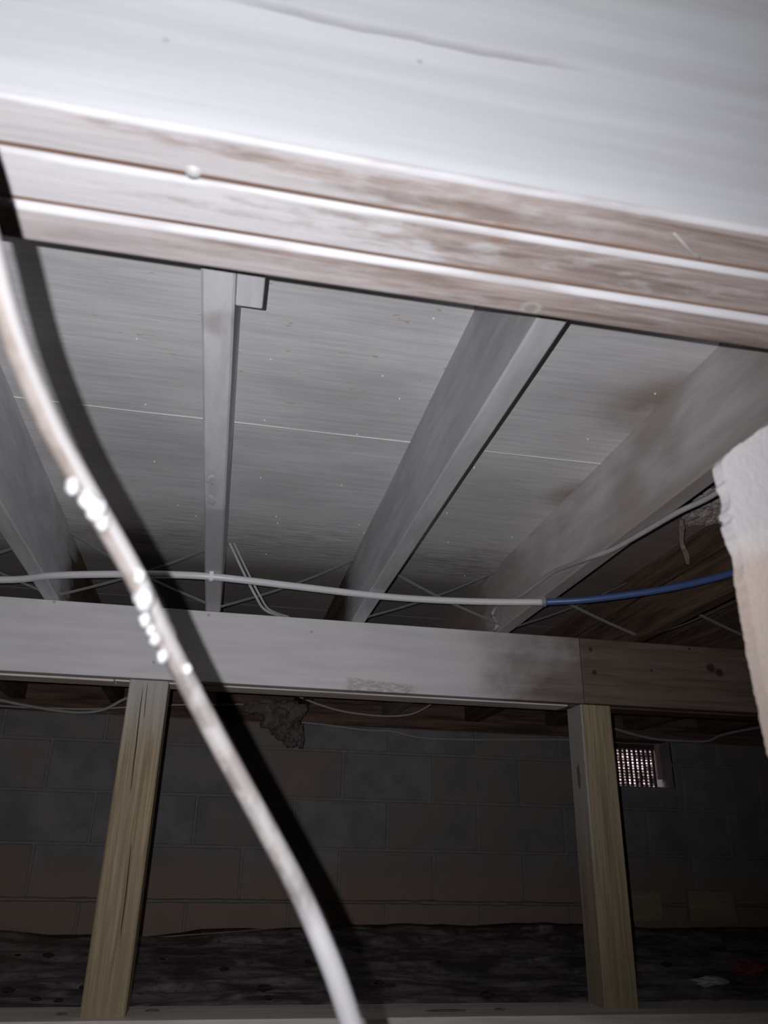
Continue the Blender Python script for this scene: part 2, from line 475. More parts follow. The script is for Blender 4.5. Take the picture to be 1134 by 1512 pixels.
# nail tips that came through the deck
for (px, py) in ((202, 500), (215, 597), (228, 681), (263, 746), (289, 762), (400, 530), (391, 620), (565, 555), (504, 716), (385, 705), (408, 762), (410, 772), (531, 775), (537, 787),
                 (393, 818), (660, 757), (662, 800), (686, 850), (868, 648), (967, 581), (756, 793), (700, 690), (640, 470), (527, 641), (590, 588)):
    p = atz(px, py, HC)
    L = random.uniform(0.002, 0.005)
    bm = bmesh.new()
    bmesh.ops.create_cone(bm, segments=6, radius1=0.0022, radius2=0.0006, depth=L, cap_ends=True)
    bmesh.ops.rotate(bm, verts=bm.verts, cent=(0, 0, 0), matrix=Matrix.Rotation(math.pi + random.uniform(-.5, .5), 3, 'X'))
    bmesh.ops.translate(bm, verts=bm.verts, vec=p - Vector((0, 0, L * 0.4)))
    from_bm('nail_tip', bm, M_NAILW, ceiling)

# far block wall: mortar backing with the vent opening left free, blocks proud of it
VX0, VX1, VZ0, VZ1 = 1.70, 2.13, 0.325, 0.535
bm = box_bm((XL, WY + 0.005, ZG - 0.2), (VX0, WY + 0.19, 0.537))
box_bm((VX1, WY + 0.005, ZG - 0.2), (XR, WY + 0.19, 0.537), bm=bm)
box_bm((VX0, WY + 0.005, ZG - 0.2), (VX1, WY + 0.19, VZ0), bm=bm)
wall_back = struct(from_bm('wall_back', bm, M_MORTAR), 'unpainted concrete block foundation wall at the far side')
courses = [(-0.366, 0.338), (-0.168, 0.135), (0.032, 0.338), (0.230, 0.135), (0.430, 0.338)]
shared = {}
for ci, (z0, xo) in enumerate(courses):
    z1 = courses[ci + 1][0] - 0.008 if ci < 4 else 0.535
    k = -8
    while True:
        x0 = xo + 0.406 * k + 0.004; x1 = x0 + 0.398; k += 1
        if x1 < -2.4: continue
        if x0 > 3.9: break
        rects = [(x0, x1, z0, z1)]
        if x1 > VX0 and x0 < VX1 and z1 > VZ0:
            rects = []
            if x0 < VX0 - 0.02: rects.append((x0, VX0, z0, z1))
            if x1 > VX1 + 0.02: rects.append((VX1, x1, z0, z1))
            if z0 < VZ0 - 0.02: rects.append((max(x0, VX0), min(x1, VX1), z0, VZ0))
        for (a, b, c0, c1) in rects:
            key = (round(b - a, 3), round(c1 - c0, 3))
            if key not in shared:
                bm = box_bm((0, 0, 0), (b - a, 0.02, c1 - c0), 0.004, 1)
                me = bpy.data.meshes.new('block'); bm.to_mesh(me); bm.free()
                shared[key] = me
            link('block', shared[key], M_BLOCK, wall_back, (a, WY + random.uniform(-0.0015, 0.0015), c0))

struct(from_bm('wall_left', box_bm((XL - 0.2, YB - 0.2, ZG - 0.2), (XL, WY + 0.19, HC + 0.02)), M_WALLS), 'dim block wall at the left end')
struct(from_bm('wall_right', box_bm((XR, YB - 0.2, ZG - 0.2), (XR + 0.2, WY + 0.19, HC + 0.02)), M_WALLS), 'dim block wall at the right end')
struct(from_bm('wall_front', box_bm((XL, YB - 0.2, ZG - 0.2), (XR, YB, HC + 0.02)), M_WALLS), 'dim block wall behind the camera')

n = 260
bm = bmesh.new()
prev = None
for k in range(n + 1):
    x = -2.2 + 5.6 * k / n
    h = 0.006 + 0.012 * abs(noise.fractal(Vector((x * 7, 0, 2)), 1.0, 2.0, 4)); d = 0.010 + 0.02 * abs(noise.fractal(Vector((x * 5, 3, 2)), 1.0, 2.0, 4))
    zc = -0.170 + 0.004 * noise.noise(Vector((x * 3, 9, 0)))
    ring = [bm.verts.new(q) for q in ((x, WY + 0.004, zc - h), (x, WY - d, zc - h * 0.6), (x, WY - d * 0.8, zc + h * 0.3), (x, WY + 0.004, zc + h))]
    if prev:
        for j in range(3): bm.faces.new((prev[j], ring[j], ring[j + 1], prev[j + 1]))
    prev = ring
from_bm('mortar_ridge', bm, M_MORTAR, wall_back)
# sill plate and rim joist on top of the wall
tag(from_bm('sill_plate', box_bm((XL, WY - 0.012, 0.537), (XR, WY + 0.14, HB), 0.002, 1), M_BAREX), 'dark wooden sill plate lying on top of the block wall', 'sill plate')
tag(from_bm('rim_joist', box_bm((XL, WY + 0.10, HB), (XR, WY + 0.14, HC + 0.019), 0.002, 1), M_BAREX), 'dark brown rim board standing on the sill plate above the blocks', 'rim joist')

# ------------------------------------------------------------------ near girder (three plies)
base = (-0.2, 0.42, GZ)
ng = empty('girder', base, 'thick white painted wooden girder nearest the camera across the top', 'girder')
yb = [0.359, 0.4005, 0.4465, 0.4845]
for i in range(3):
    y0, y1 = yb[i], yb[i + 1] - 0.0022
    dz = (0.0, 0.0012, 0.0004)[i]
    bm = bmesh.new()
    # cross section with eased edges, swept along X with a slight wander
    r = 0.0042
    prof = []
    for (cy, cz, a0) in ((y0 + r, GZ + dz + r, 180), (y1 - r, GZ + dz + r, 270), (y1 - 0.002, HC - 0.0025, 0), (y0 + 0.002, HC - 0.0025, 90)):
        rad = r if cz < 0.5 else 0.002
        for k in range(5):
            a = math.radians(a0 + 22.5 * k)
            prof.append((cy + rad * math.cos(a), cz + rad * math.sin(a), (cz < 0.5 and cy < (y0 + y1) / 2 and k < 4)))
        if a0 == 180: prof.append((y1 - r - 0.0018, GZ + dz, False))
    n = 72
    rings = []
    for s in range(n + 1):
        x = -1.9 + 5.1 * s / n
        rings.append([bm.verts.new((x, y + 0.0009 * noise.noise(Vector((x * 3, i * 5, 0))), z + 0.0009 * noise.noise(Vector((x * 4, i * 5, 7))))) for (y, z, q) in prof])
    m = len(prof)
    for s in range(n):
        for k in range(m):
            f = bm.faces.new((rings[s][k], rings[s + 1][k], rings[s + 1][(k + 1) % m], rings[s][(k + 1) % m]))
            f.smooth = True
            zc = f.calc_center_median()
            if prof[k][2]: f.material_index = 1
            elif k in (5, 6, 7, 8) and i < 2: f.material_index = 3
            elif zc.z < GZ + 0.012 and k >= 4 and k < 11: f.material_index = 2
            else: f.material_index = 0
    bm.faces.new(rings[0]); bm.faces.new(list(reversed(rings[-1])))
    from_bm('ply', bm, [M_WHITE, M_EDGE, M_UNDER[i], M_SEAM], ng, base)
for (px, py, r) in ((285, 254, 0.0052),):
    p = atz(px, py, GZ)
    from_bm('nail_head', disc_bm(p + Vector((0, 0, 0.001)), (0, -0.2, -1), r, 0.003), M_NAILG, ng, base, True)
# splinter lifted off the first ply
a, b_ = atz(995, 344, GZ - 0.002), atz(1033, 381, GZ - 0.002)
from_bm('splinter', tube_bm([a, (a + b_) / 2 + Vector((0, 0, -0.0015)), b_], [0.0006, 0.0012, 0.0006], 6), M_EDGE, ng, base)

# ------------------------------------------------------------------ joists
JX = [(-1.263, 'grey', 'grey painted floor joist, outermost on the left'),
      (-0.857, 'grey', 'grey painted floor joist second from the left end'),
      (-0.451, 'grey', 'grey painted floor joist behind the hanging foreground cable at left'),
      (-0.050, 'pale', 'pale painted floor joist above the left post, small block beside it'),
      (0.336, 'grey', 'grey painted floor joist in the middle of the ceiling, black shadow line along it'),
      (0.7465, 'thin', 'big thinly painted floor joist at right with brown bare patches'),
      (1.149, 'bare', 'dark bare brown floor joist behind the blue pipe at right'),
      (1.555, 'bare', 'dark bare floor joist first right of the one behind the blue pipe'),
      (1.961, 'bare', 'dark bare floor joist above the wall vent'),
      (2.367, 'bare', 'dark bare floor joist second from the right end'),
      (2.773, 'bare', 'dark bare floor joist outermost on the right')]
for i, (x, kind, lab) in enumerate(JX):
    base = (x, 1.0, HB)
    t = empty('floor_joist', base, lab, 'joist', 'floor joists under the deck') if i in (3, 6) else None
    def jbm(z0, z1, x0, x1):
        bm = bmesh.new()
        n = 40
        rings = []
        for s in range(n + 1):
            y = 0.4865 + (WY + 0.098 - 0.4865) * s / n
            wob = 0.0012 * noise.noise(Vector((y * 2.2, x * 3, 1)))
            bz = 0.0012 * noise.noise(Vector((y * 3.0, x * 5, 4))) if 0.55 < y < 1.98 else 0
            c = 0.003
            sec = [(x0 + c, z0 + bz), (x1 - c, z0 + bz), (x1, z0 + c + bz), (x1, z1), (x0, z1), (x0, z0 + c + bz)]
            rings.append([bm.verts.new((px + wob, y, pz)) for px, pz in sec])
        for s in range(n):
            for k in range(6):
                bm.faces.new((rings[s][k], rings[s + 1][k], rings[s + 1][(k + 1) % 6], rings[s][(k + 1) % 6]))
        bm.faces.new(rings[0]); bm.faces.new(list(reversed(rings[-1])))
        return bm
    mat = M_BARE if kind == 'bare' else M_J[kind]
    if i == 6:
        from_bm('lower_board', jbm(HB, 0.684, x - 0.019, x + 0.019), mat, t, base)
        from_bm('upper_board', jbm(0.692, HC, x - 0.019, x + 0.019), mat, t, base)
    else:
        o = from_bm('board' if t else 'floor_joist', jbm(HB, HC, x - 0.019, x + 0.019), mat, t, base)
        if not t: tag(o, lab, 'joist', 'floor joists under the deck')
    if kind == 'pale':
        # two wrinkled flakes of paint under this joist
        for k, (px, py) in enumerate(((312, 708), (313, 738))):
            p = atz(px, py, HB)
            from_bm('paint_flake', blob_bm(p + Vector((0, 0, 0.0004)), (0.0085, 0.022, 0.0016), 0.35, 1.6, k, 4), M_J['pale'], t, base, True)

# cut-off block nailed beside the pale joist
bm = box_bm((-0.0305, 0.645, HB + 0.002), (0.0005, 0.765, HB + 0.046), 0.0018, 2)
tag(from_bm('nailer_block', bm, M_J['pale'], None, (-0.01, 0.7, HB)), 'small grey painted wood block fixed beside the pale joist', 'wood block')

# crossed steel bridging between the joists, over the far girder
def strap(x0, z0, x1, z1, y, label):
    a, b_ = Vector((x0, y, z0)), Vector((x1, y, z1))
    d = (b_ - a).normalized(); nrm = Vector((0, 1, 0)).cross(d).normalized()
    bm = bmesh.new()
    n = 8
    prev = None
    for k in range(n + 1):
        q = a.lerp(b_, k / n) + Vector((0, 0, -0.010 * math.sin(math.pi * k / n)))
        ring = [bm.verts.new(q + Vector((0, s * 0.0085, 0)) + nrm * e) for s, e in ((-1, -0.0008), (0, 0.0018), (1, -0.0008), (1, -0.002), (0, 0.0004), (-1, -0.002))]
        if prev:
            for j in range(6): bm.faces.new((prev[j], prev[(j + 1) % 6], ring[(j + 1) % 6], ring[j]))
        else: bm.faces.new(ring)
        prev = ring
    bm.faces.new(list(reversed(prev)))
    o = from_bm('bridging_strap', bm, M_STRAP, None, (a + b_) / 2)
    tag(o, label, 'metal strap', 'crossed bridging straps between joists')
bays = ['leftmost bay', 'second bay from the left', 'bay behind the foreground cable', 'bay above the left post', 'bay left of the thinly painted joist',
        'bay where the pipe turns blue', 'bay behind the pale sheet', 'bay above the vent', 'bay right of the vent', 'rightmost bay']
for i in range(1, 8):
    xa, xb = JX[i][0] + 0.0195, JX[i + 1][0] - 0.0195
    if i != 3: strap(xa, 0.752, xb, 0.592, 2.016, 'thin steel strap sloping down rightward, ' + bays[i])
    strap(xa, 0.592, xb, 0.752, 2.040, 'thin steel strap sloping up rightward, ' + bays[i])

# ------------------------------------------------------------------ far girder
base = (0.6, GY + 0.057, GZ)
fg = empty('girder', base, 'long wooden girder on two posts, grey painted at left, bare brown at right', 'girder')
from_bm('painted_board', box_bm((-1.9, GY, GZ), (0.972, GY + 0.036, HB), 0.0025, 2), M_GIRD, fg, base)
from_bm('bare_board', box_bm((0.974, GY + 0.0005, GZ + 0.001), (3.2, GY + 0.036, HB), 0.0025, 2), M_GIRDB, fg, base)
xj = -0.275
from_bm('second_ply', box_bm((-1.9, GY + 0.0385, GZ - 0.004), (xj, GY + 0.0755, HB), 0.002, 2), M_PLIES, fg, base)
from_bm('second_ply', box_bm((xj + 0.002, GY + 0.0385, GZ - 0.003), (0.94, GY + 0.0755, HB), 0.002, 2), M_PLIES, fg, base)
from_bm('second_ply', box_bm((0.942, GY + 0.0385, GZ - 0.003), (3.2, GY + 0.0755, HB), 0.002, 2), M_BAREX, fg, base)
from_bm('third_ply', box_bm((-1.9, GY + 0.078, GZ - 0.002), (0.94, GY + 0.114, HB), 0.002, 2), M_PLIES, fg, base)
from_bm('third_ply', box_bm((0.942, GY + 0.078, GZ - 0.002), (3.2, GY + 0.114, HB), 0.002, 2), M_BAREX, fg, base)
for (px, py) in ((460, 933), (308, 908), (80, 889), (227, 978), (1018, 958), (962, 990)):
    p = aty(px, py, GY)
    from_bm('nail_head', disc_bm(p + Vector((0, 0.0006, 0)), (0, -1, 0), 0.0042, 0.0016), M_NAIL if px < 700 else M_VENT, fg, base)

# ------------------------------------------------------------------ posts and the plate under them
ZP = -0.322
def post(x0, x1, y0, y1, z1, label, mat, cracks, lean=0.0):
    """4x4 post; cracks: list of (x fraction bottom, x fraction top, z bottom, z top, width)"""
    zb, zt = ZP, z1
    base = ((x0 + x1) / 2, (y0 + y1) / 2, zb)
    t = empty('post', base, label, 'post') if not cracks else None
    bm = bmesh.new()
    n = 60
    c = 0.003
    prev = None
    for s in range(n + 1):
        z = zb + (zt - zb) * s / n
        dx = lean * (zt - z)
        cols = [(x0 + c, y0)]
        for (fb, ft, cz0, cz1, wd) in cracks:
            u = min(max((z - cz0) / (cz1 - cz0), 0), 1)
            inside = cz0 < z < cz1
            xc = x0 + (x1 - x0) * (fb + (ft - fb) * u) + 0.0016 * noise.noise(Vector((z * 14, x0, fb)))
            hw = wd * math.sin(math.pi * u) ** 0.6 if inside else 0.0
            cols += [(xc - hw - 0.0004, y0), (xc, y0 + (0.012 * min(1, hw / 0.0008) if inside else 0)), (xc + hw + 0.0004, y0)]
        cols += [(x1 - c, y0), (x1, y0 + c), (x1, y1), (x0, y1), (x0, y0 + c)]
        ring = [bm.verts.new((px + dx, py + 0.0008 * noise.noise(Vector((px * 20, z * 5, 2))), z)) for px, py in cols]
        if prev:
            m = len(ring)
            for k in range(m): bm.faces.new((prev[k], prev[(k + 1) % m], ring[(k + 1) % m], ring[k]))
        else: bm.faces.new(list(reversed(ring)))
        prev = ring
    bm.faces.new(prev)
    o = from_bm('timber' if t else 'post', bm, mat, t, base)
    if not t: tag(o, label, 'post')
    return t, base
post(-0.2325, -0.1385, GY + 0.001, GY + 0.094, GZ - 0.004, 'yellowish treated wood post at left under the girder, with long cracks', mat_post('treated_post_cracked', -0.2, 'top', (0, 0, 0), 0.39),
     [(0.42, 0.36, 0.13, 0.375, 0.0013), (0.50, 0.455, 0.30, 0.385, 0.0006), (0.66, 0.62, -0.17, 0.02, 0.0011)], -0.004)
t, base = post(0.9606, 1.0495, GY + 0.001, GY + 0.091, GZ - 0.003, 'greenish treated wood post at right under the girder joint, beside the vent', mat_post('treated_post_grained', 0.9646, 'side', (4, 0, 0), 0.39), [])
from_bm('knot', blob_bm((0.9603, GY + 0.045, 0.21), (0.0012, 0.010, 0.035), 0.2, 2, 3, 2), mat_wood('dark_knot', 'z', (0.07, 0.055, 0.045), (0.2, 0.17, 0.14), 80), t, base, True)

bm = box_bm((-2.2, 1.99, ZG - 0.01), (3.3, 2.165, ZP), 0.003, 2)
bmesh.ops.rotate(bm, verts=bm.verts, cent=(0.4, 2.08, ZP), matrix=Matrix.Rotation(math.radians(-1.6), 3, 'Z'))
tag(from_bm('ground_plate', bm, M_PLATE, None, (0.4, 2.08, ZG)), 'dusty flat timber lying on the ground under both posts', 'timber')

# ------------------------------------------------------------------ black plastic sheet over the ground behind the plate
def sheet_z(x, y):
    t = min(max((y - 2.2) / (WY - 0.03 - 2.2), 0), 1)
    z = ZG + 0.018 + (0.028 + 0.035 * min(1, max(0, (x + 0.3) / 0.9))) * t ** 2.2 + 0.012 * max(0, t - 0.8) / 0.2
    z += 0.020 * noise.fractal(Vector((x * 1.7, y * 4.5, 3.0)), 1.0, 2.0, 4) * (0.3 + t)
    z += 0.016 * abs(noise.noise(Vector((x * 2.3 + y * 1.5, y * 9, 8.0))))
    return max(z, ZG + 0.004)
bm = bmesh.new()
nx, ny = 170, 64
gr = []
for i in range(nx + 1):
    row = []
    for j in range(ny + 1):
        x = -2.4 + 6.0 * i / nx
        y = 2.235 + (WY - 0.006 - 2.235) * j / ny
        if j == ny: y += 0.0; 
        z = sheet_z(x, y)
        if j == ny: z += 0.012 + 0.008 * noise.noise(Vector((x * 4, 0, 0)))
        row.append(bm.verts.new((x, y, z)))
    gr.append(row)
for i in range(nx):
    for j in range(ny):
        f = bm.faces.new((gr[i][j], gr[i + 1][j], gr[i + 1][j + 1], gr[i][j + 1])); f.smooth = True
r = bmesh.ops.extrude_face_region(bm, geom=list(bm.faces))
bmesh.ops.translate(bm, verts=[v for v in r['geom'] if isinstance(v, bmesh.types.BMVert)], vec=(0, 0, -0.003))
plastic = tag(from_bm('plastic_sheet', bm, M_PLASTIC, None, (0.4, 2.9, ZG)), 'wrinkled dirty black plastic sheet on the ground before the block wall', 'plastic sheet')
# folded pale edge of the sheet at the left
pts = [aty(px, py, WY - 0.05) for px, py in ((-140, 1384), (0, 1386), (60, 1390), (130, 1394), (200, 1388), (260, 1382), (330, 1377), (410, 1370), (480, 1364))]
fo = from_bm('folded_edge', tube_bm(pts, [0.010, 0.011, 0.012, 0.010, 0.008, 0.006, 0.004, 0.003, 0.002], 8, flat=0.45), mat_flat('dusty_pale_fold', (0.30, 0.235, 0.205), 0.6, 0.3, 0.3), plastic, (0.4, 2.9, ZG))
fo['label'] = 'pale folded edge along the foot of the wall'

# earth clods and wood chips
spots = [(26, 1415), (70, 1418), (10, 1470), (85, 1485), (52, 1483), (292, 1380), (560, 1458), (578, 1462), (720, 1478), (390, 1468), (395, 1482), (330, 1437), (648, 1425), (240, 1420), (455, 1425), (930, 1470), (985, 1430), (520, 1330), (120, 1465)]
CL = ['dark earth clod near the left picture edge, upper of the two', 'dark earth clod left of the left post, upper right one', 'dark earth clod at the lower left picture edge',
      'dark earth clod just behind the plate, nearest the left post on its left', 'dark earth clod just behind the plate, second left of the left post', 'dark earth clod at the wall foot right of the left post',
      'dark earth clod right of the foreground cable, near the plate', 'dark earth clod right of the foreground cable, touching its shadow side', 'dark earth clod behind the plate left of the right post',
      'dark earth clod left of the foreground cable, upper of the pair near the plate', 'dark earth clod left of the foreground cable, lower of the pair near the plate', 'dark earth clod midway between the left post and the foreground cable',
      'dark earth clod in the middle of the sheet between cable and right post', 'dark earth clod close right of the left post halfway to the wall', 'dark earth clod just left of the foreground cable halfway to the wall',
      'dark earth clod right of the right post near the plate', 'dark earth clod right of the right post, farther back', 'dark earth clod at the wall foot behind the foreground cable', 'dark earth clod touching the left side of the left post']
for i, (px, py) in enumerate(spots):
    yy = 2.3 + max(0, (1490 - py)) / 90 * 0.75
    yy = min(yy, 3.45)
    p = aty(px, py, yy)
    # set it down where its sight line meets the sheet
    best = None
    for k in range(160):
        y = 2.26 + 1.27 * k / 159
        q = aty(px, py, y)
        d = abs(q.z - sheet_z(q.x, y))
        if best is None or d < best[0]: best = (d, q)
    q = best[1]
    q = Vector((q.x, q.y, sheet_z(q.x, q.y)))
    s = random.uniform(0.008, 0.018)
    o = from_bm('earth_clod', blob_bm(q + Vector((0, 0, s * 0.45 + 0.006)), (s * 1.2, s * 0.8, s * 0.45), 0.35, 2.2, i, 2), M_CLOD, None, q)
    tag(o, CL[i], 'clod', 'earth clods on the plastic sheet')
chips = [((225, 1492), 'thin brown wood chip on the plate right of the left post'), ((660, 1492), 'long brown wood chip on the plate left of the right post'), ((738, 1490), 'small brown wood chip on the plate nearest the right post'), ((90, 1497), 'tiny wood chip on the plate left of the left post')]
for i, ((px, py), lab) in enumerate(chips):
    q = atz(px, py, ZP + 0.002)
    L = (0.018, 0.05, 0.014, 0.012)[i]
    bm = blob_bm(q, (L, 0.005, 0.0025), 0.6, 2.5, i + 20, 2)
    tag(from_bm('wood_chip', bm, M_CHIP, None, q), lab, 'wood chip', 'wood chips on the plate')

# scraps at the dark right end, and two slabs added for bright patches
for (x0, x1, lab) in ((1.79, 1.965, 'short pale slab added for a bright patch below the vent'), (2.10, 2.32, 'longer pale slab added for a bright patch right of the vent')):
    zs = max(sheet_z(x0 + (x1 - x0) * i / 12, WY - 0.006 - 0.04 * j / 4) for i in range(13) for j in range(5)) + 0.022
    bm = box_bm((x0, WY - 0.045, zs), (x1, WY - 0.008, zs + 0.125), 0.003, 2)
    tag(from_bm('added_pale_slab', bm, M_SLABW, None, ((x0 + x1) / 2, WY - 0.03, -0.3)), lab, 'added slab', 'pale slabs added at the wall foot')
q = atz(1050, 1455, ZG + 0.03)
bm = blob_bm(Vector((q.x, q.y, sheet_z(q.x, q.y) + 0.022)), (0.05, 0.018, 0.012), 0.6, 2.0, 31, 3)
tag(from_bm('paper_scrap', bm, M_PAPER, None, q), 'crumpled pale scrap on the plastic sheet at lower right', 'scrap')
q = atz(1110, 1442, ZG + 0.03)
bm = blob_bm(Vector((q.x, q.y, sheet_z(q.x, q.y) + 0.030)), (0.06, 0.03, 0.02), 0.6, 2.0, 33, 3)
tag(from_bm('red_scrap', bm, M_RED, None, q), 'dull red crumpled scrap at the lower right picture edge', 'scrap')

# ------------------------------------------------------------------ wall vent with daylight behind
base = (1.915, 3.70, VZ0)
v = empty('wall_vent', base, 'small foundation vent with daylight through its grille, beside the right post', 'vent')
yv = 3.69
bm = box_bm((VX0 + 0.001, yv, VZ0 + 0.001), (VX0 + 0.014, yv + 0.014, VZ1 - 0.001), 0.001, 1)
box_bm((VX0 + 0.014, yv, VZ0 + 0.001), (VX1 - 0.026, yv + 0.014, VZ0 + 0.008), 0.001, 1, bm)
box_bm((VX0 + 0.014, yv, VZ1 - 0.028), (VX1 - 0.026, yv + 0.014, VZ1 - 0.001), 0.001, 1, bm)
from_bm('frame', bm, M_VENT, v, base)
from_bm('frame_side', box_bm((VX1 - 0.024, yv - 0.006, VZ0 + 0.045), (VX1 - 0.004, yv + 0.014, VZ1 - 0.001), 0.001, 1), M_VENTP, v, base)
x = VX0 + 0.020
while x < VX1 - 0.035:
    from_bm('bar', box_bm((x, yv + 0.002, VZ0 + 0.006), (x + 0.0115, yv + 0.012, VZ1 - 0.026), 0.0008, 1), M_VENT, v, base)
    x += 0.0245
z = VZ0 + 0.016
k = 0
while z < VZ1 - 0.03:
    bm = box_bm((VX0 + 0.012, yv + 0.012, z), (VX1 - 0.026, yv + 0.020, z + 0.0036 + 0.0014 * (k % 3)), 0.0006, 1)
    from_bm('louvre', bm, M_VENT, v, base)
    z += 0.0135; k += 1
# bank added outside; varied daylight in the vent put into its mottled colour
bm = bmesh.new()
n = 40
g = [[bm.verts.new((0.2 + 4.0 * i / n, 4.15 + 0.5 * (j / 14) + 0.08 * noise.noise(Vector((i * .5, j * .5, 1))), 0.22 + 0.55 * j / 14 + 0.05 * noise.noise(Vector((i * .7, j * .9, 5))))) for j in range(15)] for i in range(n + 1)]
for i in range(n):
    for j in range(14): bm.faces.new((g[i][j], g[i + 1][j], g[i + 1][j + 1], g[i][j + 1]))
for i in range(n):
    a, b_ = g[i][0], g[i + 1][0]
    bm.faces.new((a, b_, bm.verts.new((b_.co.x, WY + 0.19, 0.2)), bm.verts.new((a.co.x, WY + 0.19, 0.2))))
bank = from_bm('added_bank_outside', bm, M_BANK)
struct(bank, 'added bank outside the vent, varied daylight put into its colour')

# ------------------------------------------------------------------ pipes and cables
def pipe(name, pts, rad, mat, label, cat, sides=14, group=None):
    o = from_bm(name, tube_bm(pts, rad, sides), mat, None, pts[0])
    return tag(o, label, cat, group)
ZPI = HB - 0.0092
wp = [(-1.9, 1.99, ZPI - 0.002), (-1.3, 1.97, ZPI - 0.002), (-0.86, 1.93, ZPI)] + [tuple(atz(px, py, ZPI)) for px, py in ((0, 856), (75, 850), (150, 848), (230, 848), (312, 851.5), (430, 865), (540, 878), (610, 884), (680, 887.5), (745, 889), (803, 889))]
wpo = pipe('water_pipe', wp, 0.0082, M_PIPEW, 'white plastic water pipe strung under the joists before the girder', 'pipe')
bp = [tuple(atz(px, py, ZPI)) for px, py in ((804, 889), (860, 886), (920, 879), (980, 870), (1040, 857), (1098, 841), (1160, 820))] + [(1.20, 1.08, ZPI), (1.42, 0.88, ZPI), (1.9, 0.80, ZPI), (2.8, 0.78, ZPI), (3.3, 0.78, ZPI)]
bpo = pipe('water_pipe', bp, 0.0082, M_PIPEB, 'blue plastic water pipe running out of the white one at right', 'pipe')
# clips
def clip(parent, at, d, mat, label_mat):
    q = Vector(at); d = Vector(d).normalized()
    s = d.cross(Vector((0, 0, 1))).normalized()
    pts = [q + s * 0.0095 + Vector((0, 0, 0.009))] + [q + s * 0.0095 * math.cos(a) - Vector((0, 0, 0.0095 * math.sin(a))) for a in [math.pi * k / 8 for k in range(9)]] + [q - s * 0.0095 + Vector((0, 0, 0.009))]
    bm = bmesh.new()
    prev = None
    for k, p in enumerate(pts):
        o_ = (p - q); o_.z = min(o_.z, 0); o_ = o_.normalized() if o_.length > 1e-6 else s
        ring = [bm.verts.new(p + d * a + o_ * e) for a, e in ((-0.0045, 0), (0.0045, 0), (0.0045, 0.0018), (-0.0045, 0.0018))]
        if prev:
            for j in range(4): bm.faces.new((prev[j], prev[(j + 1) % 4], ring[(j + 1) % 4], ring[j]))
        else: bm.faces.new(ring)
        prev = ring
    bm.faces.new(list(reversed(prev)))
    return from_bm('clip', bm, mat, parent, parent.location.copy())
clip(wpo, wp[7], Vector(wp[8]) - Vector(wp[6]), M_NAILW, '')
clip(wpo, Vector(wp[-1]), Vector(bp[1]) - Vector(wp[-2]), M_STRAP, '')

c2 = [(2.0, 0.62, HB - 0.0065), (1.3, 0.62, HB - 0.0065), (0.9, 0.70, HB - 0.0065), (0.81, 0.85, HB - 0.0065), atz(1078, 716, .5745), atz(1040, 738, .5745), atz(1000, 757, .5745), atz(950, 786, .5745), atz(905, 811, .5745), atz(870, 824, 0.578),
      Vector((0.716, 1.50, 0.590)), Vector((0.7195, 1.62, 0.612)), Vector((0.7215, 1.74, 0.618)), Vector((0.7205, 1.84, 0.622)), atx(737, 893, 0.7215), atx(727, 908, 0.7205), Vector((0.7205, 2.02, 0.592)), Vector((0.7205, 2.10, 0.590))]
pipe('electric_cable', c2, 0.0052, M_CABLE2, 'thin grey white cable drooping along the big joist at right', 'cable', 10)

# doubled cable beside the pale joist
a0 = Vector((-0.0245, 2.00, 0.757))
c3 = [a0, Vector((-0.012, 2.000, 0.735)), Vector((0.02, 1.995, 0.675)), Vector((0.055, 2.0, 0.618)), Vector((0.085, 2.03, 0.590)), Vector((0.14, 2.07, 0.5855))]
pipe('electric_cable', [Vector(p) for p in c3], 0.0036, M_CABLE2, 'grey cable pair looping down right of the pale joist to the girder', 'cable', 8)
pipe('electric_cable', [Vector(p) + Vector((0.011, -0.004, 0.0005)) for p in c3], 0.0033, M_WIRE, 'second strand of the looping cable pair right of the pale joist', 'cable', 8)

# wires in the dark above the block wall
def wall_wire(pix, y, rad, label, mat=M_WIRE):
    pts = [aty(px, py, y) for px, py in pix]
    pipe('wire', pts, rad, mat, label, 'wire', 7)
wall_wire([(-160, 1010), (-60, 1024), (0, 1034), (40, 1042), (90, 1050), (125, 1052), (155, 1047), (180, 1034), (200, 1026), (226, 1016)], 3.3, 0.0062, 'thick sagging cable above the wall left of the left post')
wall_wire([(-160, 1028), (0, 1042), (60, 1045), (130, 1047), (190, 1044), (250, 1041), (360, 1040)], 3.40, 0.004, 'thin straight wire above the wall behind the left post')
wall_wire([(400, 1016), (440, 1028), (470, 1040), (510, 1051), (560, 1057), (600, 1056), (625, 1047), (650, 1030), (672, 1016)], 3.25, 0.0042, 'sagging pale wire beside the torn insulation')
wall_wire([(436, 1066), (480, 1070), (540, 1078), (580, 1080), (620, 1089), (680, 1092), (760, 1092), (850, 1092)], WY - 0.02, 0.0028, 'thin light wire along the top of the block wall', M_CABLE2)
wall_wire([(900, 1074), (960, 1090), (1010, 1094), (1045, 1094), (1070, 1084), (1134, 1072), (1200, 1062)], 3.4, 0.006, 'dim cable above the wall right of the vent')

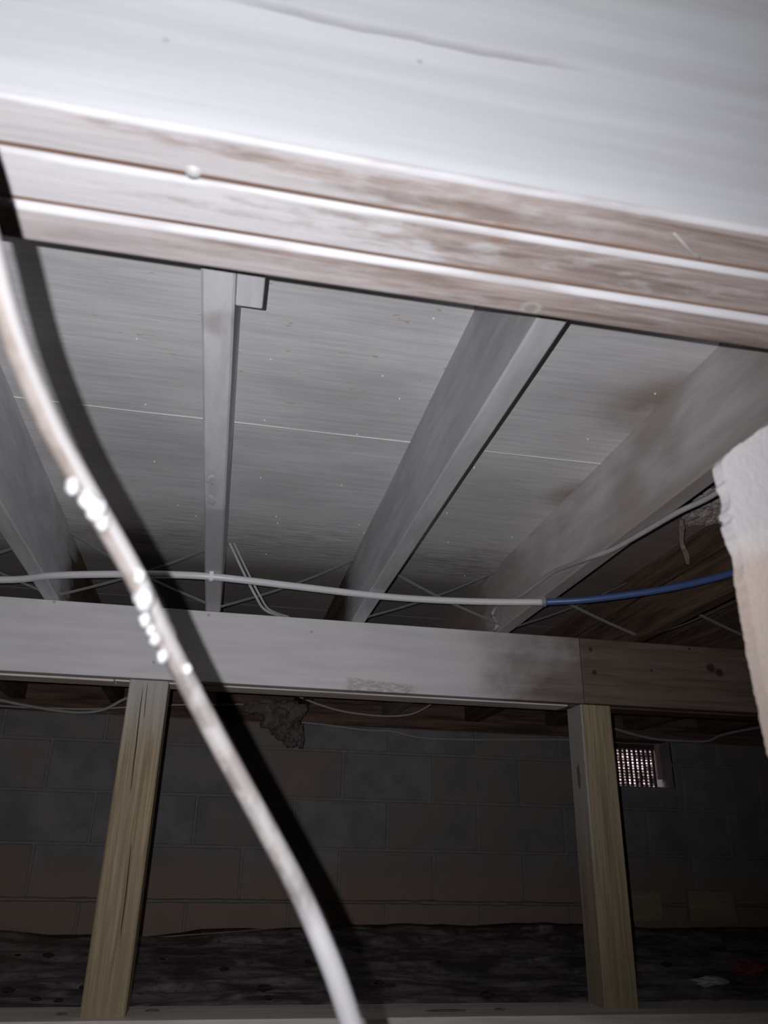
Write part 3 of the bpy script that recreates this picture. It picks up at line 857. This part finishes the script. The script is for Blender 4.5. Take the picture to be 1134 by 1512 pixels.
# torn insulation hanging from the joist at the wall
cI = aty(402, 1062, 3.3)
bm = bmesh.new()
for k, (x, z, rx, rz, ro) in enumerate(((0.17, 0.555, .060, .030, .5), (0.24, 0.550, .060, .035, .5), (0.30, 0.545, .040, .040, .6), (0.20, 0.515, .045, .040, .6), (0.27, 0.50, .050, .045, .6),
                                       (0.30, 0.465, .030, .040, .7), (0.25, 0.462, .035, .030, .7), (0.285, 0.432, .024, .026, .8), (0.325, 0.435, .012, .035, .5), (0.115, 0.545, .022, .018, .5), (0.215, 0.475, .018, .022, .6))):
    blob_bm(Vector((x, 3.33 + 0.012 * math.sin(k * 2.1), z)), (rx, 0.028, rz), ro, 1.7, 40 + k, 4, bm)
for f in bm.faces: f.smooth = True
tag(from_bm('insulation_clump', bm, M_FLUFF2, None, cI), 'ragged grey insulation clump hanging above the block wall', 'insulation')
# grey wool and a torn splinter on the bare joist at right
p = atz(1052, 752, 0.748)
bm = bmesh.new()
for k, (dx, dy, dz, sx_, sy_, sz_) in enumerate(((0, 0, 0.002, .035, .045, .016), (.03, .03, 0, .03, .04, .014), (-.03, -.05, 0.002, .032, .04, .014), (.035, -.05, -.002, .03, .045, .016), (.0, .06, 0.004, .025, .03, .01), (-.02, .03, 0.004, .025, .03, .01), (.05, .0, -.004, .02, .03, .016))):
    blob_bm(p + Vector((dx, dy, dz)), (sx_, sy_, sz_), 0.7, 2.4, 15 + k, 4, bm)
tag(from_bm('insulation_tuft', bm, M_FLUFF, None, p), 'grey fluffy insulation tuft under the deck near the pale sheet', 'insulation')
pa, pb = atz(1004, 768, 0.762), atx(1016, 833, 1.122)
pm_ = (pa + pb) / 2
bm = tube_bm([pa + Vector((0.003, 0, 0)), pa.lerp(pb, .2), pm_ + Vector((-0.004, 0.004, 0)), pa.lerp(pb, .8), pb], [0.004, 0.009, 0.006, 0.009, 0.005], 6, flat=0.35)
tag(from_bm('wood_splinter', bm, M_SPLINT, None, pa), 'torn pale wood splinter hanging under the deck before the bare joist', 'splinter')

# ------------------------------------------------------------------ ragged pale sheet at the right, close to the camera
outline = [(1134, 628), (1118, 637), (1100, 651), (1084, 661), (1070, 674), (1066, 683), (1069, 698), (1072, 708), (1071, 713), (1077, 722), (1080, 736), (1079, 748), (1076, 752), (1077, 760), (1082, 762), (1081, 767), (1079, 771), (1082, 782),
           (1086, 794), (1091, 804), (1096, 814), (1099, 832), (1099, 848), (1103, 870), (1107, 896), (1112, 922), (1117, 950), (1122, 978), (1128, 1004), (1134, 1032), (1150, 1110)]
YS = 0.452
pl = [aty(px, py, YS) for px, py in outline]
poly = [(q.x, q.z) for q in pl]
poly += [(poly[-1][0] + 0.05, poly[-1][1] - 0.09), (0.66, 0.02), (0.70, GZ + 0.0004), (0.475, GZ + 0.0004)]
def cut_edges(P):
    out = []
    for i, a in enumerate(P):
        b_ = P[(i + 1) % len(P)]
        out.append(a)
        L = math.hypot(b_[0] - a[0], b_[1] - a[1])
        if i < len(outline) - 1:
            k = max(1, int(L / 0.003))
            for j in range(1, k):
                t = j / k
                out.append((a[0] + (b_[0] - a[0]) * t + random.uniform(-.0006, .0006), a[1] + (b_[1] - a[1]) * t + random.uniform(-.0006, .0006)))
    return out
poly = cut_edges(poly)
bm = bmesh.new()
f = bm.faces.new([bm.verts.new((x, YS, z)) for x, z in poly])
r = bmesh.ops.extrude_face_region(bm, geom=[f])
bmesh.ops.translate(bm, verts=[q for q in r['geom'] if isinstance(q, bmesh.types.BMVert)], vec=(0, 0.012, 0))
bmesh.ops.triangulate(bm, faces=[q for q in bm.faces if len(q.verts) > 4])
B = NB('pale_fibrous_sheet', 0.85, 0.15)
X, Y, Z = B.xyz()
n1 = B.noise((1, 1, 1), 60, 4, 0.6); n2 = B.noise((1, 1, 1), 240, 4)
b_ = B.range(B.math('ADD', B.math('SUBTRACT', Z, B.math('MULTIPLY', X, 0.45)), B.math('MULTIPLY', n1, 0.012)), 0.040, 0.060)
c = B.mix(b_, (0.80, 0.66, 0.58), (0.78, 0.755, 0.775))
band = B.math('MULTIPLY', B.range(B.math('ADD', B.math('SUBTRACT', Z, B.math('MULTIPLY', X, 0.45)), B.math('MULTIPLY', n1, 0.012)), 0.036, 0.05), B.range(B.math('ADD', B.math('SUBTRACT', Z, B.math('MULTIPLY', X, 0.45)), B.math('MULTIPLY', n1, 0.012)), 0.058, 0.068, 1, 0))
c = B.mix(B.math('MULTIPLY', band, 0.7), c, (0.90, 0.84, 0.81))
c = B.mix(B.range(n2, 0.4, 0.7, 0, 0.3), c, (0.72, 0.68, 0.67))
B.color(c); B.bump(n2, 0.0012)
tag(from_bm('ragged_sheet', bm, B.m, None, (0.5, YS, 0.2)), 'pale cream sheet with ragged edge at the right picture edge', 'sheet')

# ------------------------------------------------------------------ thick cable hanging right in front of the camera
path = [((-20, 350), .330), ((-2, 425), .330), ((20, 500), .332), ((50, 575), .340), ((86, 652), .350), ((143, 752), .365), ((196, 845), .380), ((232, 920), .392), ((270, 995), .405), ((328, 1105), .42), ((384, 1207), .43), ((440, 1312), .44), ((484, 1412), .447), ((513, 1495), .452), ((530, 1570), .455)]
pts = []
for (p, d) in path:
    r = ray(*p); pts.append(r.normalized() * d)
head = [Vector((-0.30, 0.350, 0.60)), Vector((-0.29, 0.348, 0.50)), Vector((-0.25, 0.325, 0.40)), ray(-120, 20).normalized() * 0.38, ray(-58, 200).normalized() * 0.34]
tail = [Vector((0.088, 0.445, -0.16)), Vector((0.085, 0.46, -0.26)), Vector((0.06, 0.50, ZG + 0.03)), Vector((-0.05, 0.60, ZG + 0.0065)), Vector((-0.3, 0.66, ZG + 0.0065))]
pts = head + pts + tail
B = NB('dirty_white_jacket', 0.5, 0.4)
n1 = B.noise((1, 1, 0.5), 90, 4, 0.6); n2 = B.noise((1, 1, 1), 25, 3)
uv = B.n('ShaderNodeUVMap').outputs[0]
sx = B.n('ShaderNodeSeparateXYZ'); B.put(sx.inputs[0], uv)
c = B.mix(B.range(n1, 0.3, 0.7), (0.36, 0.30, 0.27), (0.50, 0.45, 0.42))
low = B.range(sx.outputs[1], 0.38, 0.56)
c = B.mix(B.math('MULTIPLY', low, B.range(n2, 0.3, 0.6, 0.3, 1)), c, B.mix(B.range(n1, 0.38, 0.6), (0.27, 0.245, 0.235), (0.50, 0.48, 0.48)))
c = B.mix(B.range(sx.outputs[1], 0.665, 0.70, 0, 0.9), c, (0.80, 0.79, 0.83))
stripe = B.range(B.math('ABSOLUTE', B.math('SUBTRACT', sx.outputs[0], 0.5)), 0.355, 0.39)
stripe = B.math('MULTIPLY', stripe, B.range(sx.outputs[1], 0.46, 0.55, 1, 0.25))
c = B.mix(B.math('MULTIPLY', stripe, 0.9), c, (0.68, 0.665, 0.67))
B.color(c); B.bump(n1, 0.0008)
M_FCABLE = B.m
SIDES, SUB = 24, 6
RADC = [0.0043 + 0.0011 * min(1, max(0, i - 4) / 13) for i in range(len(pts))]
bm = tube_bm(pts, RADC, SIDES, sub=SUB)
bm.verts.ensure_lookup_table(); bm.verts.index_update()
uvl = bm.loops.layers.uv.new('UVMap')
rows = (len(pts) - 1) * SUB
for f in bm.faces:
    if len(f.verts) != 4: continue
    ks = [l.vert.index % SIDES for l in f.loops]
    wrap = max(ks) - min(ks) > SIDES / 2
    for l in f.loops:
        k = l.vert.index % SIDES
        if wrap and k < SIDES / 2: k += SIDES
        l[uvl].uv = (k / SIDES, (l.vert.index // SIDES) / rows)
fc = from_bm('hanging_cable', bm, M_FCABLE, None, pts[5])
tag(fc, 'thick dirty white cable hanging diagonally right before the camera', 'cable')
# white glossy blobs stuck on it
M_DROP = mat_flat('glossy_white_blob', (0.92, 0.92, 0.94), 0.3, 0.6, 0.03)
for i, (px, py, d, s) in enumerate(((108, 718, .352, 3.0), (128, 738, .356, 3.4), (142, 752, .357, 4.2), (206, 850, .374, 2.6), (213, 884, .378, 4.6), (214, 915, .384, 2.6), (222, 930, .388, 2.0), (229, 944, .390, 2.4), (240, 969, .394, 2.5), (276, 988, .398, 2.2), (152, 770, .361, 3.0))):
    r = ray(px, py).normalized() * d
    bm = blob_bm(r, (s * .001, s * .001, s * .0013), 0.25, 1.6, i, 3)
    from_bm('white_blob', bm, M_DROP, fc, fc.location.copy(), True)
